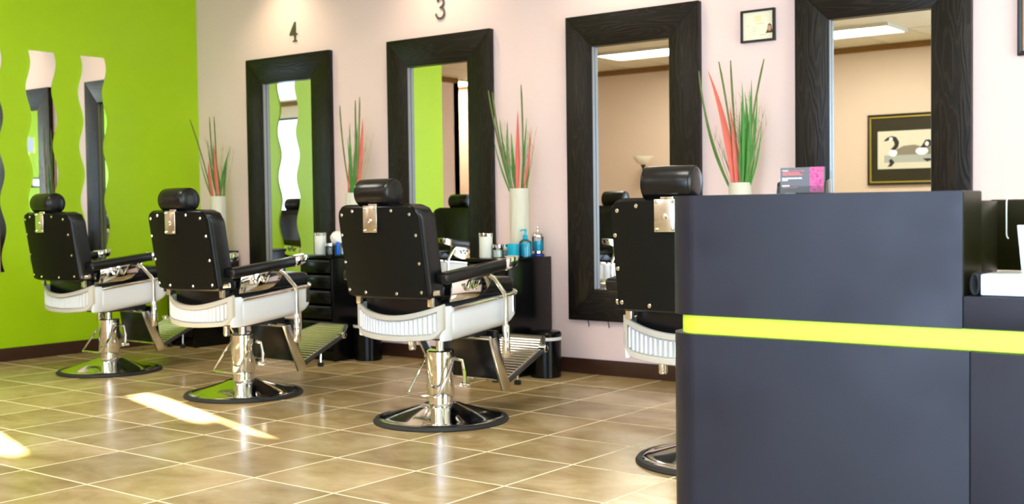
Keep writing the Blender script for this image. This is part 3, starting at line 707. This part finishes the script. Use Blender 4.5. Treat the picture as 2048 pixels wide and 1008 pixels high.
        MB().hexa([(s * 0.238, 0.085, 0.40), (s * 0.252, 0.085, 0.40), (s * 0.252, 0.140, 0.40), (s * 0.238, 0.140, 0.40)],
                  [(s * 0.203, 0.225, 0.122), (s * 0.217, 0.225, 0.122), (s * 0.217, 0.292, 0.134), (s * 0.203, 0.292, 0.134)], 0.003).build('leg_bar', 'chrome_soft', t)
    # calf pad and footrest
    MB().hexa([(-0.185, 0.235, 0.175), (0.185, 0.235, 0.175), (0.185, 0.275, 0.175), (-0.185, 0.275, 0.175)],
              [(-0.185, 0.195, 0.425), (0.185, 0.195, 0.425), (0.185, 0.245, 0.425), (-0.185, 0.245, 0.425)], 0.012).build('calf_pad', 'leather', t)
    MB().tube([(-0.19, 0.25, 0.172), (0.19, 0.25, 0.172)], 0.007, 8).build('calf_pad_bar', 'chrome', t)
    MB().tube([(-0.24, 0.10, 0.40), (0.24, 0.10, 0.40)], 0.011, 10).build('cross_bar', 'chrome', t)
    F0, F1 = Vector((0, 0.275, 0.165)), Vector((0, 0.705, 0.345))
    nrm = Vector((0, -(F1 - F0).z, (F1 - F0).y)).normalized()
    def fp(x, s_, off=0.0): p = F0.lerp(F1, s_) + nrm * off; return (x, p.y, p.z)
    poly = [(-0.195, 0), (0.195, 0), (0.195, 0.72), (0.11, 1), (-0.11, 1), (-0.195, 0.72)]
    ft = MB().loft([[fp(x, s_, -0.004) for x, s_ in poly], [fp(x, s_, 0.004) for x, s_ in poly]]).build('footrest', 'chrome_soft', t)
    b = MB()
    for k in range(16):
        s_ = 0.06 + k * 0.056; hw = 0.185 if s_ < 0.70 else 0.185 - (s_ - 0.70) * 0.28
        b.tube([fp(-hw, s_, 0.004), fp(hw, s_, 0.004)], 0.0045, 6)
    b.build('tread_ribs', 'chrome_soft', ft)['kind'] = 'stuff'
    for s in (-1, 1):
        MB().tube([fp(s * 0.20, 0.0, -0.006), fp(s * 0.20, 0.72, -0.006), fp(s * 0.115, 1.0, -0.006)], 0.013, 8).build('side_bar', 'steel_dark', ft)
        MB().lathe([(0.014, -0.02), (0.020, -0.018), (0.020, 0.018), (0.014, 0.02)], 14, c=fp(s * 0.20, 0.74), axis=0).build('knuckle', 'chrome', ft)
        MB().tube([fp(s * 0.075, 0.60, -0.004), (s * 0.075, 0.53, 0.128)], 0.006, 8).build('foot_stem', 'chrome', ft)
        MB().lathe([(0.016, 0.106), (0.019, 0.110), (0.019, 0.124), (0.012, 0.130)], 16, c=(s * 0.075, 0.53, 0)).build('rubber_foot', 'rubber', ft)
    MB().tube([fp(-0.115, 1.0, -0.006), fp(0.115, 1.0, -0.006)], 0.012, 8).build('front_bar', 'steel_dark', ft)
    return t
ch = make_chair('black barber chair at left in front of the green wall')
spots = [(-6.93, 4.54, 0, 'black barber chair at left in front of the green wall'), (-5.37, 4.385, 0, 'black barber chair second from the green wall'),
         (-3.872, 4.395, 0, 'black barber chair in the middle, fully visible with dark shadow under its footrest'), (-2.29, 4.31, 4.5, 'black barber chair half hidden behind the reception counter')]
for i, (x, y, a, lab) in enumerate(spots):
    o = ch if i == 0 else copy_tree(ch)
    o.location = (x, y, 0.003); o.rotation_euler = (0, 0, math.radians(a)); o['label'] = lab
    for c_ in o.children:
        if not c_.name.split('.')[0] in ('base_plate', 'column', 'pump_pedal', 'brake_lever'): c_.location.z += (0, 0, 0.011, 0.018)[i]

# ------------------------------------------------------------------ reception counter
YC = 2.10; XE = -0.639
t = thing('reception_counter', (-0.6, YC, 0), 'dark reception counter with lime green band and rounded corner', 'counter')
def cpath(ins, xr, depth, rad=0.075, n=14):
    """plan outline (local) of the front skin: right end -> rounded left corner -> back."""
    xl = -1.243 + 0.6 + ins; r = max(0.01, rad - ins)
    pts = [(xr, ins)]
    for k in range(n + 1):
        a = math.radians(270 - 90 * k / n); pts.append((xl + r + r * math.cos(a), ins + r + r * math.sin(a)))
    pts.append((xl, depth))
    return pts
def cpanel(name, m, ins, xr, depth, z0, z1, bev=0.0012):
    pts = cpath(ins, xr, depth); poly = pts + [(xr, depth)]
    o = MB().prism(poly, 2, z0, z1, bev).build(name, m, t); wn = o.modifiers.new('weighted', 'WEIGHTED_NORMAL'); wn.keep_sharp = True
    return o
XE_L = XE + 0.6
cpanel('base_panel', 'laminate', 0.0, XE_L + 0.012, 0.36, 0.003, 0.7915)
cpanel('lime_band', 'lime_band', 0.016, 2.2, 0.34, 0.7915, 0.830)
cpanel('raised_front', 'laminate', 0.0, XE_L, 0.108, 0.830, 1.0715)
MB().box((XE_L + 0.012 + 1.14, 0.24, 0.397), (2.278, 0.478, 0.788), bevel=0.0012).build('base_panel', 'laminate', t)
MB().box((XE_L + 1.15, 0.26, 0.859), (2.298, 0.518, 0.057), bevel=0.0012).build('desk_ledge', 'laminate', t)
MB().box((XE_L - 0.009, 0.1605, 0.97), (0.018, 0.10, 0.165), bevel=0.001).build('end_panel', 'laminate_gloss', t)
MB().box((XE_L - 0.0005 + 0.001, 0.054, 0.979), (0.0018, 0.104, 0.181)).build('end_facing', 'laminate_gloss', t)
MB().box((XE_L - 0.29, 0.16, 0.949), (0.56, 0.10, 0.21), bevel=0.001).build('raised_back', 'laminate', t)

# things on the counter
h = thing('card_holder', (-0.962, 2.165, 1.0715), 'clear acrylic business card holder on the counter top', 'card holder')
b = MB()
b.box((0, 0.006, 0.001), (0.098, 0.036, 0.002)); b.box((0, 0.022, 0.022), (0.098, 0.002, 0.042)); b.box((0, -0.011, 0.008), (0.098, 0.002, 0.014))
for s in (-1, 1): b.hexa([(s * 0.049 - 0.001, -0.012, 0.001), (s * 0.049 + 0.001, -0.012, 0.001), (s * 0.049 + 0.001, 0.024, 0.001), (s * 0.049 - 0.001, 0.024, 0.001)],
                         [(s * 0.049 - 0.001, -0.008, 0.022), (s * 0.049 + 0.001, -0.008, 0.022), (s * 0.049 + 0.001, 0.022, 0.03), (s * 0.049 - 0.001, 0.022, 0.03)])
b.build('acrylic_body', 'glass', h)
c = thing('business_cards', (-0.962, 2.163, 1.0737), 'grey and magenta business cards standing in the clear holder', 'business card')
MB().box((0, 0.0, 0.0245), (0.089, 0.008, 0.049)).build('card_stack', 'card_grey', c)
pk = MB().box((0.0307, -0.0044, 0.0245), (0.0276, 0.0008, 0.049)).build('pink_panel', 'card_pink', c)
b = MB(); rr = random.Random(3)
for k in range(36):
    px_, pz_ = 0.0185 + rr.random() * 0.024, 0.003 + rr.random() * 0.043; pts = []
    a0 = rr.random() * 6.28
    for q in range(6): pts.append((px_ + 0.0022 * math.cos(a0 + q * 0.8) * (1 - q * 0.1), -0.0049, pz_ + 0.0022 * math.sin(a0 + q * 0.8) * (1 - q * 0.1)))
    b.tube(pts, 0.0005, 4)
b.build('swirl_print', 'card_plum', pk)
def card_text(txt, x, z, size, m, name):
    me = text_mesh(txt, size); me.materials.clear(); me.materials.append(M[m])
    o = bpy.data.objects.new(name, me); COL.objects.link(o); o.parent = c; o.location = (x, -0.0043, z); o.rotation_euler = (math.radians(90), 0, 0)
card_text('MADE', -0.0405, 0.0415, 0.0046, 'card_white', 'lettering')
card_text('Grooming Lounge', -0.0285, 0.0415, 0.0046, 'card_red', 'lettering')
# the smaller lines are too small to read in the photo: rows of word-long strokes
def word_row(x, z, words, hgt, m):
    b = MB()
    for w_ in words:
        b.box((x + w_ / 2, -0.0043, z + hgt / 2), (w_, 0.0006, hgt)); x += w_ + 0.0011
    b.build('print_row', m, c)
word_row(-0.0395, 0.0377, (0.008, 0.0095, 0.0075, 0.007), 0.0017, 'card_red')
word_row(-0.0395, 0.0343, (0.0125, 0.011, 0.006, 0.008), 0.0016, 'card_red')
word_row(-0.0405, 0.0270, (0.006, 0.0165, 0.0065, 0.0085), 0.0021, 'card_white')
word_row(-0.0405, 0.0235, (0.0115,), 0.0019, 'card_white')
word_row(-0.0405, 0.0125, (0.009, 0.005), 0.0021, 'card_white')
word_row(-0.0395, 0.0095, (0.011, 0.0085, 0.009), 0.0013, 'card_red')

bk = thing('appointment_book', (-0.50, 2.19, 0.888), 'thick white book with black spiral binding on the lower desk ledge', 'book')
MB().box((0.083, -0.022, 0.0195), (0.39, 0.11, 0.036), bevel=0.002).build('pages', 'paper', bk)
MB().box((0.084, -0.020, 0.0381), (0.38, 0.10, 0.0012)).build('top_sheet', 'enamel_grey', bk)
b = MB()
for k in range(11):
    y = -0.07 + k * 0.0095; b.tube([(-0.124 + 0.007 * math.cos(a), y, 0.0195 + 0.018 * math.sin(a)) for a in [2 * math.pi * q / 12 for q in range(12)]], 0.0022, 6, closed=True)
b.build('spiral_binding', 'rubber', bk)
cd = thing('white_card', (-0.505, 2.185, 0.9270), 'white card standing on the book, cut by the right edge', 'card')
MB().hexa([(-0.058, 0, 0), (0.12, 0, 0), (0.12, 0.006, 0), (-0.058, 0.006, 0)], [(-0.069, 0.012, 0.082), (0.12, 0.012, 0.082), (0.12, 0.018, 0.082), (-0.069, 0.018, 0.082)]).build('card_sheet', 'paper', cd)
mo = thing('monitor', (-0.42, 2.44, 0.888), 'black computer monitor seen from behind at the right edge', 'monitor')
MB().box((0.0, 0.012, 0.0975), (0.54, 0.03, 0.14), bevel=0.004).build('screen_housing', 'laminate_gloss', mo)
MB().box((0.0, 0.03, 0.02), (0.06, 0.02, 0.04)).build('stand', 'black_lacquer', mo)
MB().box((0.0, 0.03, 0.004), (0.22, 0.14, 0.008), bevel=0.002).build('foot', 'black_lacquer', mo)
MB().tube([(-0.236, 0.02, 0.1695), (-0.236, -0.002, 0.170), (-0.236, -0.0065, 0.162), (-0.236, -0.0065, 0.10), (-0.235, -0.0065, 0.094), (-0.232, -0.0065, 0.090)], 0.0014, 6).build('white_cable', 'paper', mo, label='thin white cable')

# ------------------------------------------------------------------ pictures
def frame_parts(t, w, h, d, fw, m):
    for (nm, poly) in (('frame_side', [(-w, 0), (-w + fw, fw), (-w + fw, h - fw), (-w, h)]), ('frame_side', [(w, 0), (w - fw, fw), (w - fw, h - fw), (w, h)]),
                       ('frame_side', [(-w, 0), (w, 0), (w - fw, fw), (-w + fw, fw)]), ('frame_side', [(-w, h), (w, h), (w - fw, h - fw), (-w + fw, h - fw)])):
        MB().prism(poly, 1, -d, -0.001, 0.0012).build(nm, m, t)
ct = thing('framed_certificate', (-2.998, YW, 1.972), 'small black framed licence with portrait photo on the pink wall', 'picture')
frame_parts(ct, 0.104, 0.181, 0.024, 0.012, 'frame_black')
MB().box((0, -0.008, 0.0905), (0.186, 0.006, 0.160)).build('certificate', 'paper_cream', ct)
MB().prism([(-0.02, 0.11), (0.02, 0.11), (0.02, 0.148), (-0.02, 0.148)], 1, -0.0118, -0.0112).build('seal', 'seal', ct)
b = MB()
for (x0, x1, z) in ((-0.01, 0.035, 0.102), (-0.035, -0.015, 0.08), (-0.035, -0.012, 0.064), (-0.035, -0.018, 0.048), (0.01, 0.05, 0.038), (-0.07, -0.055, 0.095)): b.box(((x0 + x1) / 2, -0.0115, z), (x1 - x0, 0.0006, 0.003))
b.build('print_lines', 'print_grey', ct)
b = MB(); b.prism([(0.045 + 0.0, 0.045), (0.092, 0.045), (0.086, 0.058), (0.081, 0.088), (0.070, 0.098), (0.060, 0.090), (0.056, 0.062)], 1, -0.0120, -0.0112); b.build('portrait_hair', 'hair_print', ct)
b = MB(); b.prism([(0.0695 + 0.0105 * math.cos(a), 0.072 + 0.0165 * math.sin(a)) for a in [2 * math.pi * k / 16 for k in range(16)]], 1, -0.0124, -0.0119); b.build('portrait_face', 'skin_print', ct)
rp = thing('framed_picture', (-1.33, YW, 1.769), 'black framed picture cut off at the top right corner', 'picture')
frame_parts(rp, 0.276, 0.62, 0.026, 0.022, 'frame_black')
MB().box((0, -0.008, 0.31), (0.51, 0.006, 0.58)).build('print', 'tan_print', rp)
b = MB(); b.box((0, -0.0125, 0.31), (0.51, 0.004, 0.008)); b.box((0, -0.0125, 0.46), (0.51, 0.004, 0.008)); b.build('print_dividers', 'frame_black', rp)

# geese print on the opposite wall, seen in the nearest mirror
gp = thing('geese_picture', (-4.85, YB, 1.28), 'black and gold framed print of two geese, seen in the mirror', 'picture')
gp.rotation_euler = (0, 0, math.pi)
frame_parts(gp, 0.625, 0.862, 0.03, 0.03, 'frame_black')
b = MB(); w, hh = 0.595, 0.862
for (x0, x1, z0, z1) in ((-w, w, 0.03, 0.044), (-w, w, hh - 0.044, hh - 0.03), (-w, -w + 0.014, 0.044, hh - 0.044), (w - 0.014, w, 0.044, hh - 0.044)): b.box(((x0 + x1) / 2, -0.018, (z0 + z1) / 2), (x1 - x0, 0.02, z1 - z0))
b.build('gold_fillet', 'gold', gp)
MB().box((0, -0.006, hh / 2), (1.17, 0.008, hh - 0.07)).build('mount', 'mat_dark', gp)
MB().box((0, -0.0115, 0.425), (1.0, 0.004, 0.46)).build('print_paper', 'goose_pale', gp)
def flat(name, poly, m, y): MB().prism(poly, 1, y - 0.0004, y).build(name, m, gp)
def ell(cx, cz, rx, rz, n=20, a0=0, a1=360): return [(cx + rx * math.cos(math.radians(a0 + (a1 - a0) * k / n)), cz + rz * math.sin(math.radians(a0 + (a1 - a0) * k / n))) for k in range(n + (0 if a1 - a0 == 360 else 1))]
# the viewer in the mirror sees the print reversed: geese placed so that their heads point to its outer edge
sx = 1
flat('water', [(-0.5, 0.27), (0.42, 0.27), (0.42, 0.36), (-0.5, 0.36)], 'water_grey', -0.0140)
flat('goose_body', [(0.30, 0.36), (0.31, 0.40), (0.27, 0.43), (0.18, 0.47), (0.05, 0.48), (-0.05, 0.45), (-0.06, 0.36)], 'goose_grey', -0.0142)
flat('goose_breast', ell(0.31, 0.39, 0.05, 0.045), 'card_white', -0.0144)
flat('goose_neck', [(0.345, 0.43), (0.285, 0.42), (0.245, 0.46), (0.235, 0.52), (0.27, 0.58), (0.33, 0.595), (0.385, 0.575), (0.43, 0.535), (0.39, 0.535), (0.35, 0.55), (0.30, 0.53), (0.29, 0.49), (0.31, 0.46)], 'goose_black', -0.0146)
flat('goose_cheek', ell(0.335, 0.558, 0.022, 0.022), 'card_white', -0.0148)
flat('goose_body', [(-0.05, 0.36), (-0.06, 0.42), (-0.12, 0.46), (-0.25, 0.50), (-0.42, 0.49), (-0.49, 0.44), (-0.49, 0.36)], 'goose_grey', -0.0143)
flat('goose_breast', ell(-0.04, 0.40, 0.075, 0.045), 'card_white', -0.0145)
flat('goose_head', [(-0.02, 0.44), (-0.07, 0.435), (-0.15, 0.46), (-0.17, 0.50), (-0.13, 0.535), (-0.08, 0.53), (-0.05, 0.48)], 'goose_black', -0.0147)
flat('goose_cheek', ell(-0.10, 0.485, 0.022, 0.026), 'card_white', -0.0149)
flat('reflection', [(0.38, 0.22), (0.33, 0.225), (0.29, 0.27), (0.33, 0.32), (0.36, 0.30), (0.35, 0.26)], 'goose_black', -0.0146)
flat('reflection', [(-0.05, 0.31), (-0.10, 0.27), (-0.16, 0.29), (-0.14, 0.31)], 'goose_black', -0.0146)

# small white box on the right wall, seen doubly reflected in the middle wavy mirror
wb = thing('wall_control_box', (XR, 1.40, 1.53), 'small white control box seen reflected inside the middle wavy mirror', 'control box')
MB().box((-0.008, 0, 0.067), (0.014, 0.19, 0.165), bevel=0.003).build('dark_surround', 'frame_black', wb)
MB().box((-0.022, 0, 0.067), (0.016, 0.15, 0.125), bevel=0.004).build('white_cover', 'paper', wb)

# torchiere seen in the second mirror
lp = thing('floor_lamp', (-8.55, -1.68, 0), 'black floor lamp with white bowl, seen in the second mirror', 'floor lamp')
MB().lathe([(0.13, 0.003), (0.13, 0.02), (0.03, 0.035), (0.012, 0.05)], 28).build('base', 'frame_black', lp)
MB().lathe([(0.012, 0.05), (0.012, 1.58), (0.035, 1.62), (0.04, 1.64)], 16).build('pole', 'frame_black', lp)
MB().lathe([(0.035, 1.63), (0.09, 1.66), (0.135, 1.72), (0.145, 1.745), (0.138, 1.745), (0.085, 1.675), (0.03, 1.645)], 28, cap=False).build('lamp_bowl', 'lamp_white', lp)
